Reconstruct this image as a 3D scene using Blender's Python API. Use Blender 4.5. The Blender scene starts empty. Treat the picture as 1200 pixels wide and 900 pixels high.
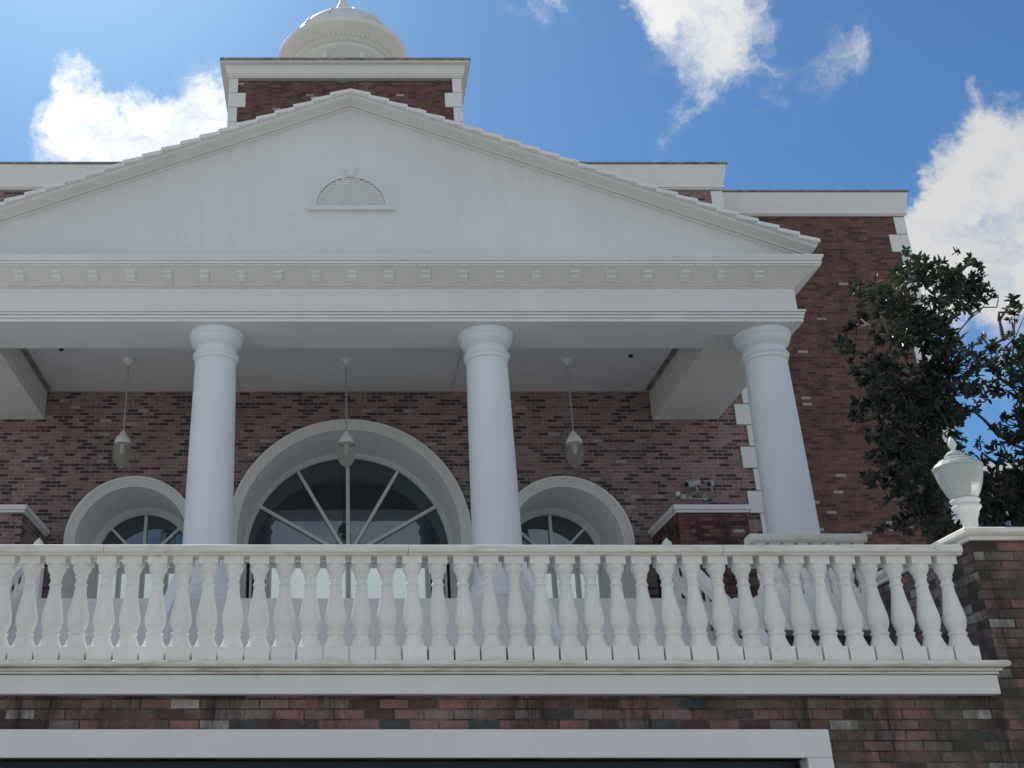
import bpy, bmesh, math, random
from mathutils import Vector, Matrix
random.seed(11)
scn = bpy.context.scene
col = scn.collection
R = math.radians
CZ = 1.65                      # eye height above the drive; H below = height above the eye
FPX, PITCH, PPX, PPY = 1305.0, math.atan(550/1305.0), 392.0, 450.0
CP, SP = math.cos(PITCH), math.sin(PITCH)

def at(px, py, D):
    """world point seen in the photograph at (px,py) and standing D metres in front"""
    t = (PPY-py)/FPX
    q = CP - t*SP
    return Vector(((px-PPX)/FPX*D/q, D, D*(t*CP+SP)/q + CZ))

AX = 0.28                      # symmetry axis of the building

# ------------------------------------------------------------------ materials
def mat(name):
    m = bpy.data.materials.new(name); m.use_nodes = True
    nt = m.node_tree; nt.nodes.clear()
    out = nt.nodes.new('ShaderNodeOutputMaterial')
    b = nt.nodes.new('ShaderNodeBsdfPrincipled')
    nt.links.new(b.outputs[0], out.inputs[0])
    return m, nt, b
def N(nt, t, **kw):
    n = nt.nodes.new(t)
    for k, v in kw.items():
        if k.startswith('i_'): n.inputs[k[2:].replace('_', ' ')].default_value = v
        else: setattr(n, k, v)
    return n
def ramp(nt, src, stops, interp='LINEAR'):
    r = nt.nodes.new('ShaderNodeValToRGB'); r.color_ramp.interpolation = interp
    e = r.color_ramp.elements
    while len(e) < len(stops): e.new(0.5)
    for i, (p, c) in enumerate(stops):
        e[i].position = p
        e[i].color = (c[0], c[1], c[2], 1) if hasattr(c, '__len__') else (c, c, c, 1)
    nt.links.new(src, r.inputs[0]); return r.outputs[0]
def mix(nt, fac, a, b, mode='MIX'):
    m = nt.nodes.new('ShaderNodeMix'); m.data_type = 'RGBA'; m.blend_type = mode
    for s, v in ((m.inputs[0], fac), (m.inputs[6], a), (m.inputs[7], b)):
        if isinstance(v, (int, float)): s.default_value = v
        elif isinstance(v, tuple): s.default_value = (*v, 1)
        else: nt.links.new(v, s)
    return m.outputs[2]
def noise(nt, scale, vec=None, detail=5, rough=.6, stretch=None, dist=0):
    n = N(nt, 'ShaderNodeTexNoise'); n.inputs['Scale'].default_value = scale
    n.inputs['Detail'].default_value = detail; n.inputs['Roughness'].default_value = rough
    n.inputs['Distortion'].default_value = dist
    if vec is None: vec = N(nt, 'ShaderNodeNewGeometry').outputs['Position']
    if stretch:
        mp = N(nt, 'ShaderNodeMapping'); mp.inputs['Scale'].default_value = stretch
        nt.links.new(vec, mp.inputs[0]); vec = mp.outputs[0]
    nt.links.new(vec, n.inputs['Vector']); return n.outputs[0]

def white_paint(name, base=(.80, .81, .80), dirt=.35, dirtcol=(.40, .38, .31), rough=.55, streak=.5, bump=.12, edge=0.0):
    m, nt, b = mat(name)
    big = noise(nt, .7, detail=4)
    c = mix(nt, ramp(nt, big, [(.35, 0), (.7, 1)]), tuple(x*.93 for x in base), base)
    st = noise(nt, 1.0, detail=6, rough=.7, stretch=(4.3, 4.3, .45), dist=.4)
    pa = ramp(nt, noise(nt, .45, detail=3), [(.42, 0), (.62, 1)])
    sm = mix(nt, 1.0, ramp(nt, st, [(.50, 0), (.78, 1)]), pa, 'MULTIPLY')
    sm2 = mix(nt, streak*dirt, (0, 0, 0), sm)
    c = mix(nt, sm2, c, dirtcol)
    sp = noise(nt, 9, detail=8, rough=.75)
    pt = noise(nt, 1.3, detail=3)
    spm = mix(nt, 1.0, ramp(nt, sp, [(.60, 0), (.68, 1)]), ramp(nt, pt, [(.45, 0), (.65, 1)]), 'MULTIPLY')
    spm = mix(nt, dirt, (0, 0, 0), spm)
    c = mix(nt, spm, c, tuple(x*.6 for x in dirtcol))
    if edge:                    # grime that settles under lips: thin horizontal bands broken by noise
        hb = noise(nt, 1.0, detail=6, rough=.7, stretch=(3.5, 3.5, 30))
        hm = mix(nt, edge, (0, 0, 0), ramp(nt, hb, [(.50, 0), (.66, 1)]))
        c = mix(nt, hm, c, (.33, .29, .20))
    nt.links.new(c, b.inputs['Base Color'])
    b.inputs['Roughness'].default_value = rough
    b.inputs['Specular IOR Level'].default_value = .3
    bp = N(nt, 'ShaderNodeBump'); bp.inputs['Strength'].default_value = bump; bp.inputs['Distance'].default_value = .01
    nt.links.new(noise(nt, 35, detail=6), bp.inputs['Height']); nt.links.new(bp.outputs[0], b.inputs['Normal'])
    return m

def brick(name, stops, mortar, weather=.5, moss=0.0, white=.02, zoff=0.0, bs=1.0, mort=.006, dark=1.0, bump=.5, wob=.0):
    m, nt, b = mat(name)
    g = N(nt, 'ShaderNodeNewGeometry')
    sp = N(nt, 'ShaderNodeSeparateXYZ'); nt.links.new(g.outputs['Position'], sp.inputs[0])
    sn = N(nt, 'ShaderNodeSeparateXYZ'); nt.links.new(g.outputs['True Normal'], sn.inputs[0])
    ab = N(nt, 'ShaderNodeMath', operation='ABSOLUTE'); nt.links.new(sn.outputs[0], ab.inputs[0])
    gt = N(nt, 'ShaderNodeMath', operation='GREATER_THAN'); nt.links.new(ab.outputs[0], gt.inputs[0]); gt.inputs[1].default_value = .6
    mx = N(nt, 'ShaderNodeMix'); mx.data_type = 'FLOAT'
    nt.links.new(gt.outputs[0], mx.inputs[0]); nt.links.new(sp.outputs[0], mx.inputs[2]); nt.links.new(sp.outputs[1], mx.inputs[3])
    cb = N(nt, 'ShaderNodeCombineXYZ'); nt.links.new(mx.outputs[0], cb.inputs[0])
    zo = N(nt, 'ShaderNodeMath', operation='ADD'); zo.inputs[1].default_value = zoff + 40.0
    nt.links.new(sp.outputs[2], zo.inputs[0]); nt.links.new(zo.outputs[0], cb.inputs[1])
    vec = cb.outputs[0]
    if wob:
        wn = N(nt, 'ShaderNodeTexNoise'); wn.inputs['Scale'].default_value = 14; nt.links.new(vec, wn.inputs['Vector'])
        vs = N(nt, 'ShaderNodeVectorMath', operation='MULTIPLY_ADD'); nt.links.new(wn.outputs[1], vs.inputs[0])
        vs.inputs[1].default_value = (wob, wob, 0); nt.links.new(vec, vs.inputs[2]); vec = vs.outputs[0]
    bt = N(nt, 'ShaderNodeTexBrick'); nt.links.new(vec, bt.inputs['Vector'])
    bt.inputs['Color1'].default_value = (0, 0, 0, 1); bt.inputs['Color2'].default_value = (1, 1, 1, 1); bt.inputs['Mortar'].default_value = (0, 0, 0, 1)
    for k, v in (('Scale', 1.0), ('Mortar Size', mort), ('Mortar Smooth', .25), ('Bias', 0), ('Brick Width', .215*bs), ('Row Height', .0725*bs)):
        bt.inputs[k].default_value = v
    tint = bt.outputs['Color']; fac = bt.outputs['Fac']
    c = ramp(nt, tint, stops, 'CONSTANT')
    # a few limewashed bricks
    wn = N(nt, 'ShaderNodeTexWhiteNoise', noise_dimensions='1D'); nt.links.new(tint, wn.inputs['W'])
    wl = N(nt, 'ShaderNodeMath', operation='LESS_THAN'); nt.links.new(wn.outputs[0], wl.inputs[0]); wl.inputs[1].default_value = white
    c = mix(nt, wl.outputs[0], c, (.42, .38, .35))
    v2 = ramp(nt, noise(nt, 22, detail=6, rough=.7), [(.3, .72), (.7, 1.2)])
    c = mix(nt, 1.0, c, v2, 'MULTIPLY')
    chalk = ramp(nt, noise(nt, 6, detail=8, rough=.8), [(.56, 0), (.70, 1)])
    c = mix(nt, mix(nt, .5*weather, (0, 0, 0), chalk), c, (.36, .31, .28))
    mr = ramp(nt, noise(nt, 3.5, detail=4, rough=.7), [(.42, 1.0), (.60, .28)])
    c = mix(nt, fac, c, mix(nt, weather, mortar, mix(nt, 1.0, mortar, mr, 'MULTIPLY')))
    lg = ramp(nt, noise(nt, .55, detail=5, rough=.6, stretch=(1, 1, .6)), [(.35, .62), (.65, 1.08)])
    c = mix(nt, weather, c, mix(nt, 1.0, c, lg, 'MULTIPLY'))
    dk = ramp(nt, noise(nt, 1.0, detail=7, rough=.7, stretch=(4.5, 4.5, .9)), [(.50, 0), (.66, 1)])
    c = mix(nt, mix(nt, .85*weather, (0, 0, 0), dk), c, (.028, .025, .022))
    if moss:
        ms = ramp(nt, noise(nt, 1.0, detail=7, rough=.7, stretch=(3.0, 3.0, 1.1)), [(.47, 0), (.66, 1)])
        mp = N(nt, 'ShaderNodeMapRange'); mp.inputs[1].default_value = 1.0; mp.inputs[2].default_value = 5.0
        nt.links.new(sp.outputs[0], mp.inputs[0])
        mm = mix(nt, 1.0, ms, mp.outputs[0], 'MULTIPLY')
        c = mix(nt, mix(nt, moss, (0, 0, 0), mm), c, (.045, .062, .034))
    if dark != 1.0: c = mix(nt, 1.0, c, (dark, dark, dark), 'MULTIPLY')
    nt.links.new(c, b.inputs['Base Color'])
    b.inputs['Roughness'].default_value = .85; b.inputs['Specular IOR Level'].default_value = .2
    inv = N(nt, 'ShaderNodeMath', operation='SUBTRACT'); inv.inputs[0].default_value = 1; nt.links.new(fac, inv.inputs[1])
    ad = N(nt, 'ShaderNodeMath', operation='MULTIPLY_ADD'); nt.links.new(noise(nt, 40, detail=5), ad.inputs[0]); ad.inputs[1].default_value = .5
    nt.links.new(inv.outputs[0], ad.inputs[2])
    bp = N(nt, 'ShaderNodeBump'); bp.inputs['Strength'].default_value = bump; bp.inputs['Distance'].default_value = .008
    nt.links.new(ad.outputs[0], bp.inputs['Height']); nt.links.new(bp.outputs[0], b.inputs['Normal'])
    return m

def plain(name, c, rough=.6, metallic=0, spec=.4, var=.15, scale=6, bump=.1, alpha=None):
    m, nt, b = mat(name)
    cc = mix(nt, ramp(nt, noise(nt, scale), [(.3, 0), (.7, 1)]), tuple(x*(1-var) for x in c), tuple(min(1, x*(1+var)) for x in c))
    nt.links.new(cc, b.inputs['Base Color']); b.inputs['Roughness'].default_value = rough
    b.inputs['Metallic'].default_value = metallic; b.inputs['Specular IOR Level'].default_value = spec
    if bump:
        bp = N(nt, 'ShaderNodeBump'); bp.inputs['Strength'].default_value = bump; bp.inputs['Distance'].default_value = .01
        nt.links.new(noise(nt, scale*6), bp.inputs['Height']); nt.links.new(bp.outputs[0], b.inputs['Normal'])
    return m

M = {}
M['white'] = white_paint('white_paint', dirt=.25, bump=.2)
M['column'] = white_paint('white_column_paint', base=(.80, .83, .86), dirt=.20, streak=.4, rough=.5, bump=.14)
M['trim'] = white_paint('weathered_white_trim', base=(.80, .80, .77), dirt=.40)
M['ledge'] = white_paint('stained_ledge_paint', base=(.82, .80, .72), dirt=.7, dirtcol=(.36, .32, .22), edge=.60)
M['rail'] = white_paint('stained_rail_paint', base=(.84, .82, .75), dirt=.9, dirtcol=(.30, .27, .18), edge=.35)
M['balu'] = white_paint('baluster_paint', base=(.88, .875, .84), dirt=.42, streak=.5, bump=.35)
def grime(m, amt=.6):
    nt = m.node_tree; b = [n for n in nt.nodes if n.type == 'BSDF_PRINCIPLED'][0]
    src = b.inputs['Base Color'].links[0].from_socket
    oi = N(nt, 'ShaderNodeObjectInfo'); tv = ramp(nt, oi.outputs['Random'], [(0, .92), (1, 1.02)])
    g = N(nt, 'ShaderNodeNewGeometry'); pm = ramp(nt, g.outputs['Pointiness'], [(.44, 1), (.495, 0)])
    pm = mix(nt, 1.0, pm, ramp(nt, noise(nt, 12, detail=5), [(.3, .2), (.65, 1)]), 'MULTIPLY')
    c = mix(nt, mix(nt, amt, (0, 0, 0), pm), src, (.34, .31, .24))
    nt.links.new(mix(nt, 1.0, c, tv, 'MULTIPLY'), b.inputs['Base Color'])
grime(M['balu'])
M['soffit'] = white_paint('soffit_paint', base=(.78, .76, .71), dirt=.15, streak=.0)
M['ceiling'] = white_paint('ceiling_paint', base=(.74, .74, .73), dirt=.15, streak=.0)
M['stair'] = white_paint('grey_stair_paint', base=(.70, .70, .69), dirt=.3)
M['dome'] = white_paint('dome_paint', base=(.82, .82, .76), dirt=.4, dirtcol=(.42, .40, .34))
M['dome_top'] = white_paint('streaked_dome_paint', base=(.74, .76, .76), dirt=.9, dirtcol=(.22, .24, .27), streak=.9)
M['cap'] = plain('dark_parapet_cap', (.24, .24, .22), .8, var=.5, scale=5)
M['brick_back'] = brick('recess_brick', [(0, (.100, .064, .068)), (.24, (.305, .196, .185)), (.50, (.26, .163, .152)), (.72, (.345, .232, .218)), (.90, (.155, .10, .10))],
                        (.36, .31, .30), weather=.30, white=.016, mort=.008)
M['brick_wing'] = brick('wing_brick', [(0, (.105, .058, .052)), (.20, (.180, .098, .086)), (.50, (.150, .082, .073)), (.78, (.205, .112, .098)), (.94, (.092, .054, .049))],
                        (.18, .125, .112), weather=.45, white=.011, mort=.006)
M['brick_front'] = brick('terrace_brick', [(0, (.11, .070, .066)), (.18, (.25, .150, .14)), (.42, (.19, .12, .112)), (.60, (.30, .165, .148)), (.78, (.25, .185, .172)), (.95, (.085, .09, .095))],
                         (.17, .145, .13), weather=1.0, moss=.9, white=.05, mort=.006, wob=.006, zoff=.02, bump=.9)
M['brick_pier'] = brick('stained_pier_brick', [(0, (.07, .04, .038)), (.35, (.15, .078, .072)), (.7, (.20, .10, .092))],
                        (.09, .07, .065), weather=.9, white=.02, mort=.006)
M['glass_dark'] = None
def glassmat(name, base, refl, tint):
    m = bpy.data.materials.new(name); m.use_nodes = True; nt = m.node_tree; nt.nodes.clear()
    out = nt.nodes.new('ShaderNodeOutputMaterial')
    d = N(nt, 'ShaderNodeBsdfDiffuse'); d.inputs[0].default_value = (*base, 1)
    g = N(nt, 'ShaderNodeBsdfGlossy'); g.inputs[0].default_value = (*tint, 1); g.inputs['Roughness'].default_value = .015
    bp = N(nt, 'ShaderNodeBump'); bp.inputs['Strength'].default_value = .10; bp.inputs['Distance'].default_value = .01
    nt.links.new(noise(nt, 1.1, detail=2), bp.inputs['Height']); nt.links.new(bp.outputs[0], g.inputs['Normal'])
    mx = N(nt, 'ShaderNodeMixShader')
    f = N(nt, 'ShaderNodeFresnel'); f.inputs[0].default_value = 1.5
    a = N(nt, 'ShaderNodeMath', operation='ADD'); a.inputs[1].default_value = refl; a.use_clamp = True
    nt.links.new(f.outputs[0], a.inputs[0]); nt.links.new(a.outputs[0], mx.inputs[0])
    nt.links.new(d.outputs[0], mx.inputs[1]); nt.links.new(g.outputs[0], mx.inputs[2]); nt.links.new(mx.outputs[0], out.inputs[0])
    return m
M['glass_dark'] = glassmat('dark_window_glass', (.010, .013, .018), .13, (.75, .9, 1.0))
m, nt, b = mat('glowing_door_glass')       # door panes with a weak added glow, standing in for daylight behind
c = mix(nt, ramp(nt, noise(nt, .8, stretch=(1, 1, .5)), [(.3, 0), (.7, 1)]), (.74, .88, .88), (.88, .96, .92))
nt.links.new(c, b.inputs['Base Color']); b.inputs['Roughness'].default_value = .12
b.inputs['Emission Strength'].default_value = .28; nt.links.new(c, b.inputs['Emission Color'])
M['glass_glow'] = m
m, nt, b = mat('lamp_glass')
nt.links.new(mix(nt, noise(nt, 8), (.66, .66, .58), (.76, .76, .70)), b.inputs['Base Color'])
b.inputs['Roughness'].default_value = .15; b.inputs['Transmission Weight'].default_value = .8; b.inputs['IOR'].default_value = 1.15
M['lampglass'] = m
m, nt, b = mat('urn_glass')
nt.links.new(mix(nt, noise(nt, 5), (.55, .60, .57), (.68, .72, .69)), b.inputs['Base Color'])
b.inputs['Roughness'].default_value = .28; b.inputs['Transmission Weight'].default_value = .35; b.inputs['Subsurface Weight'].default_value = .1
M['urnglass'] = m
M['lampmetal'] = plain('white_lamp_metal', (.75, .76, .73), .35, var=.06)
M['metal'] = plain('grey_metal', (.45, .46, .47), .4, var=.1)
M['camgrey'] = plain('camera_grey', (.40, .41, .42), .45, var=.1)
M['black'] = plain('dark_plastic', (.02, .02, .022), .4, var=.2)
M['door'] = plain('navy_garage_door', (.022, .030, .045), .45, var=.2)
M['floor'] = plain('terrace_floor', (.62, .61, .58), .8, var=.15)
M['asphalt'] = plain('drive_concrete', (.34, .335, .31), .9, var=.2, scale=2)
M['roof'] = plain('grey_roof_tile', (.33, .34, .34), .8, var=.25, scale=4)
M['house'] = plain('pale_house_render', (.34, .33, .29), .9, var=.12)
M['bark'] = plain('bark', (.075, .065, .055), .9, var=.35, scale=9, bump=.5)
def leafmat(name, a, bb, c3):
    m, nt, b = mat(name)
    oi = N(nt, 'ShaderNodeNewGeometry')
    c = ramp(nt, oi.outputs['Random Per Island'], [(0, a), (.5, bb), (.85, bb), (1, c3)])
    c = mix(nt, 1.0, c, ramp(nt, noise(nt, 1.4, detail=2), [(.3, .55), (.7, 1.25)]), 'MULTIPLY')
    nt.links.new(c, b.inputs['Base Color']); b.inputs['Roughness'].default_value = .42
    b.inputs['Specular IOR Level'].default_value = .35
    tr = N(nt, 'ShaderNodeBsdfTranslucent'); nt.links.new(mix(nt, 1.0, c, (1.6, 2.2, .8), 'MULTIPLY'), tr.inputs[0])
    mx = N(nt, 'ShaderNodeMixShader'); mx.inputs[0].default_value = .22
    nt.links.new(b.outputs[0], mx.inputs[1]); nt.links.new(tr.outputs[0], mx.inputs[2])
    nt.links.new(mx.outputs[0], [n for n in nt.nodes if n.type == 'OUTPUT_MATERIAL'][0].inputs[0])
    return m
M['leaf'] = leafmat('magnolia_leaf', (.013, .022, .018), (.026, .040, .029), (.060, .062, .040))

# ------------------------------------------------------------------ geometry helpers
class MB:
    def __init__(s): s.v = []; s.f = []; s.sm = []
    def add(s, vs, fs, smooth=False):
        n = len(s.v); s.v += [tuple(v) for v in vs]
        for f in fs: s.f.append([n+i for i in f]); s.sm.append(smooth)
        return s
    def box(s, x0, x1, y0, y1, z0, z1):
        return s.add([(x0,y0,z0),(x1,y0,z0),(x1,y1,z0),(x0,y1,z0),(x0,y0,z1),(x1,y0,z1),(x1,y1,z1),(x0,y1,z1)],
              [(0,3,2,1),(4,5,6,7),(0,1,5,4),(1,2,6,5),(2,3,7,6),(3,0,4,7)])
    def obox(s, c, ax, ay, az, hx, hy, hz):     # oriented box
        c = Vector(c); P = []
        for k in (-1, 1):
            for (i, j) in ((-1,-1),(1,-1),(1,1),(-1,1)):
                P.append(c+ax*hx*i+ay*hy*j+az*hz*k)
        return s.add(P, [(0,3,2,1),(4,5,6,7),(0,1,5,4),(1,2,6,5),(2,3,7,6),(3,0,4,7)])
    def bar(s, a, b, w, d):                     # rectangular bar between 2 points; w along x-ish/side, d other
        a = Vector(a); b = Vector(b); z = (b-a); L = z.length; z.normalize()
        ref = Vector((0, 1, 0)) if abs(z.y) < .9 else Vector((1, 0, 0))
        x = ref.cross(z).normalized(); y = z.cross(x)
        return s.obox((a+b)/2, x, y, z, w/2, d/2, L/2)
    def lathe(s, cx, cy, prof, seg=32, caps=True, smooth=True):
        vs = []; fs = []
        for (r, z) in prof:
            for i in range(seg):
                a = 2*math.pi*i/seg; vs.append((cx+r*math.cos(a), cy+r*math.sin(a), z))
        n = len(prof)
        for k in range(n-1):
            for i in range(seg):
                j = (i+1) % seg; fs.append((k*seg+i, k*seg+j, (k+1)*seg+j, (k+1)*seg+i))
        s.add(vs, fs, smooth)
        if caps:
            s.add(vs[:seg], [tuple(reversed(range(seg)))]); s.add(vs[-seg:], [tuple(range(seg))])
        return s
    def tube(s, pts, rad, seg=8, smooth=True):
        pts = [Vector(p) for p in pts]
        if not hasattr(rad, '__len__'): rad = [rad]*len(pts)
        vs = []; fs = []; up = Vector((.13, .37, .9)).normalized()
        for k, p in enumerate(pts):
            d = (pts[min(k+1, len(pts)-1)]-pts[max(k-1, 0)]).normalized()
            x = d.cross(up)
            if x.length < 1e-3: x = d.cross(Vector((1, 0, 0)))
            x.normalize(); y = d.cross(x)
            for i in range(seg):
                a = 2*math.pi*i/seg; vs.append(p+(x*math.cos(a)+y*math.sin(a))*rad[k])
        for k in range(len(pts)-1):
            for i in range(seg):
                j = (i+1) % seg; fs.append((k*seg+i, k*seg+j, (k+1)*seg+j, (k+1)*seg+i))
        s.add(vs, fs, smooth)
        s.add(vs[:seg], [tuple(range(seg))]); s.add(vs[-seg:], [tuple(range(seg))])
        return s
    def sweep(s, path, prof, closed=False):
        """profile [(out,z)] closed polygon, swept along 2-D path; out is to the right of travel"""
        n = len(path); P = [Vector(p) for p in path]; nor = []
        for i in range(n - (0 if closed else 1)):
            d = (P[(i+1) % n]-P[i]).normalized(); nor.append(Vector((d.y, -d.x)))
        mit = []
        for i in range(n):
            if closed: a, b = nor[i-1], nor[i]
            elif i == 0: a = b = nor[0]
            elif i == n-1: a = b = nor[-1]
            else: a, b = nor[i-1], nor[i]
            mit.append((a+b)/(1+a.dot(b)))
        k = len(prof); vs = []
        for i in range(n):
            for (o, z) in prof: q = P[i]+mit[i]*o; vs.append((q.x, q.y, z))
        fs = []
        for i in range(n if closed else n-1):
            j = (i+1) % n
            for a in range(k):
                b = (a+1) % k; fs.append((i*k+a, i*k+b, j*k+b, j*k+a))
        if not closed: fs += [tuple(range(k)), tuple(range((n-1)*k, n*k))]
        return s.add(vs, fs)
    def extr(s, loop, axis, a0, a1, smooth=False):   # polygon (u,w) extruded along an axis
        k = len(loop)
        def p(u, w, a): return {'x': (a, u, w), 'y': (u, a, w), 'z': (u, w, a)}[axis]
        vs = [p(u, w, a0) for u, w in loop]+[p(u, w, a1) for u, w in loop]
        fs = [(i, (i+1) % k, k+(i+1) % k, k+i) for i in range(k)]+[tuple(range(k)), tuple(range(k, 2*k))]
        return s.add(vs, fs, smooth)
    def build(s, name, material, parent=None, bevel=0, loc=None, fixn=True):
        me = bpy.data.meshes.new(name)
        o0 = Vector(loc) if loc is not None else Vector((0, 0, 0))
        me.from_pydata([tuple(Vector(v)-o0) for v in s.v], [], s.f)
        me.polygons.foreach_set('use_smooth', s.sm)
        if fixn:
            bm = bmesh.new(); bm.from_mesh(me); bmesh.ops.recalc_face_normals(bm, faces=bm.faces); bm.to_mesh(me); bm.free()
        me.update(); me.materials.append(material)
        o = bpy.data.objects.new(name, me); col.objects.link(o); o.location = o0
        if bevel:
            b = o.modifiers.new('bevel', 'BEVEL'); b.width = bevel; b.segments = 2; b.limit_method = 'ANGLE'; b.angle_limit = R(40)
        if parent: par(o, parent)
        return o
def world_of(o):
    m = Matrix.Translation(o.location) @ o.rotation_euler.to_matrix().to_4x4()
    return (world_of(o.parent) @ o.matrix_parent_inverse @ m) if o.parent else m
def par(o, p):
    o.parent = p; o.matrix_parent_inverse = world_of(p).inverted()
def tag(o, label, cat, group=None, kind=None):
    if label: o['label'] = label
    if cat: o['category'] = cat
    if group: o['group'] = group
    if kind: o['kind'] = kind
    return o
def empty(name, loc, label, cat, group=None):
    o = bpy.data.objects.new(name, None); col.objects.link(o); o.location = loc; o.empty_display_size = .3
    return tag(o, label, cat, group)
def part_copy(o, parent, delta):
    """copy of one part (and its sub-parts) moved by delta, under parent"""
    c = o.copy(); col.objects.link(c); c.location = Vector(o.location)+Vector(delta)
    c.parent = None; par(c, parent)
    for ch in list(o.children):
        d = ch.copy(); col.objects.link(d); d.parent = c; d.matrix_parent_inverse = o.matrix_world.inverted() if False else ch.matrix_parent_inverse.copy()
    return c
Z = lambda h: h+CZ

# ------------------------------------------------------------------ ground
g = MB().add([(-900,-900,0),(900,-900,0),(900,900,0),(-900,900,0)], [(0,1,2,3)]).build('ground', M['asphalt'])
tag(g, 'pale concrete drive and ground around the building', 'ground', kind='structure')

# ------------------------------------------------------------------ terrace wall with garage, ledge
TW = 8.30
tw = empty('terrace_wall', (AX, TW, 0), 'weathered red brick retaining wall under the long white balustrade, with a dark garage door', 'wall')
LX0, LX1 = -7.0, 4.775         # ledge extent
GX0, GX1 = AX*2-3.33, 3.33
b = MB()
b.box(-12, GX0-.004, TW, TW+.4, 0, Z(1.05)); b.box(GX1+.004, 14, TW, TW+.4, 0, Z(1.05)); b.box(GX0-.004, GX1+.004, TW, TW+.4, Z(.62), Z(1.05))
b.box(4.70, 14, TW, TW+.4, Z(1.05), Z(1.22))
b.build('brick_wall', M['brick_front'], tw)
s = MB(); sx0, sx1, st = AX*2-3.51, 3.51, Z(.813)
s.add([], [])
s.box(sx0, sx1, TW-.055, TW+.10, Z(.62), st); s.box(sx0, GX0, TW-.055, TW+.10, 0, Z(.62)-.001); s.box(GX1, sx1, TW-.055, TW+.10, 0, Z(.62)-.001)
s.build('garage_surround', M['white'], tw, bevel=.006)
d = MB()
n = 5; hgt = Z(.62)/n
for i in range(n):
    d.box(GX0+.002, GX1-.002, TW+.16, TW+.2, i*hgt+.006, (i+1)*hgt-.006)
    k = 10; w = (GX1-GX0)/k
    for j in range(k):
        d.box(GX0+j*w+.07, GX0+(j+1)*w-.07, TW+.145, TW+.159, i*hgt+.07, (i+1)*hgt-.07)
d.box(GX0, GX1, TW+.201, TW+.22, 0, Z(.62))
d.build('garage_door', M['door'], tw, bevel=.004)
lg = MB()
zt, yl = Z(1.28), 8.20
prof = [(0, Z(1.057)), (.0, Z(1.183)), (-.02, Z(1.183)), (-.02, Z(1.190)), (.020, Z(1.190)), (.020, Z(1.204)), (.0, Z(1.204)), (.0, Z(1.209)), (.034, Z(1.209)), (.040, Z(1.222)), (.046, Z(1.226)), (.025, Z(1.227)), (.025, Z(1.233))]
prof += [(.062+.024*math.cos(a), Z(1.256)+.023*math.sin(a)) for a in [R(-80), R(-50), R(-20), R(10), R(40), R(70), R(90)]]
prof += [(-.45, zt), (-.45, Z(1.057))]
lg.sweep([(LX0, yl), (LX1-.02, yl), (LX1-.02, yl+.095)], prof)
ledge = lg.build('ledge_cornice', M['ledge'], tw)
bd = MB(); bd.box(LX0, LX1-.010, yl-.008, yl+.09, Z(1.050), Z(1.182)); bd.build('ledge_fascia', M['white'], tw, bevel=.004)
# terrace deck behind
dk = MB().box(-12, 14, 8.70, 13.4, Z(1.10), Z(1.25)); dk.build('terrace_deck', M['floor'], tw)

# ------------------------------------------------------------------ balustrades
def balu_prof(z0, z1, k=1.0):
    """turned vase between foot block and neck block"""
    p = [(.086, 0), (.086, .015), (.080, .035), (.070, .075), (.062, .115), (.058, .140), (.060, .150), (.066, .158), (.067, .170), (.063, .182), (.056, .188), (.057, .200),
         (.066, .235), (.074, .275), (.079, .320), (.079, .350), (.075, .400), (.068, .460), (.060, .530), (.052, .600), (.0455, .670), (.042, .725),
         (.0415, .740), (.048, .746), (.050, .757), (.048, .768), (.0415, .775), (.040, .800), (.0405, .835), (.048, .842), (.050, .852), (.047, .862), (.046, .872),
         (.053, .895), (.062, .920), (.069, .945), (.071, .960), (.071, 1.0)]
    L = (z1-z0)
    return [(r*k, z0+z*L) for r, z in p]
def make_baluster(cx, cy, zf, z0, z1, zb, hw, tw_, parent, seg=20):
    b = MB()
    b.box(cx-hw, cx+hw, cy-hw*.95, cy+hw*.95, zf, z0)
    b.lathe(cx, cy, balu_prof(z0-.001, z1+.001), seg=seg, caps=False)
    b.box(cx-tw_, cx+tw_, cy-tw_, cy+tw_, z1, zb)
    return b.build('baluster', M['balu'], parent, bevel=.004, loc=(cx, cy, zf))
bal = empty('terrace_balustrade', (AX, 8.26, zt), 'long white balustrade of turned balusters across the front of the terrace, above the garage', 'balustrade')
BX = 4.582; SPC = .1905
proto = make_baluster(BX, 8.26, zt-.002, Z(1.385), Z(1.995), Z(2.057), .0885, .073, bal)
for k in range(1, 50):
    x = BX-k*SPC
    if x < -4.4: break
    c = proto.copy(); col.objects.link(c); c.location = proto.location+Vector((-k*SPC, random.uniform(-.003, .003), 0))
    c.rotation_euler = (0, 0, R(random.uniform(-1.2, 1.2))); c.parent = None; par(c, bal)
rl = MB()
rp = [(o, Z(h-.030)) for o, h in [(.0, 2.085), (.0, 2.094), (.018, 2.100), (.026, 2.108), (.026, 2.142), (.018, 2.154), (0, 2.160), (-.22, 2.160), (-.238, 2.154), (-.246, 2.142), (-.246, 2.108), (-.238, 2.1), (-.22, 2.094), (-.22, 2.085)]]
joints = [-7.0, -3.6, -1.72, .55, 2.9, 4.685]
for i in range(len(joints)-1):
    j = random.uniform(-.003, .003)
    rl.sweep([(joints[i]+.002, 8.155+j), (joints[i+1]-.002, 8.155+j)], rp)
rl.build('top_rail', M['rail'], bal)
br = MB().box(LX0, 4.672, 8.19, 8.33, zt+.001, zt+.004); br.build('base_rail', M['rail'], bal)

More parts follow.
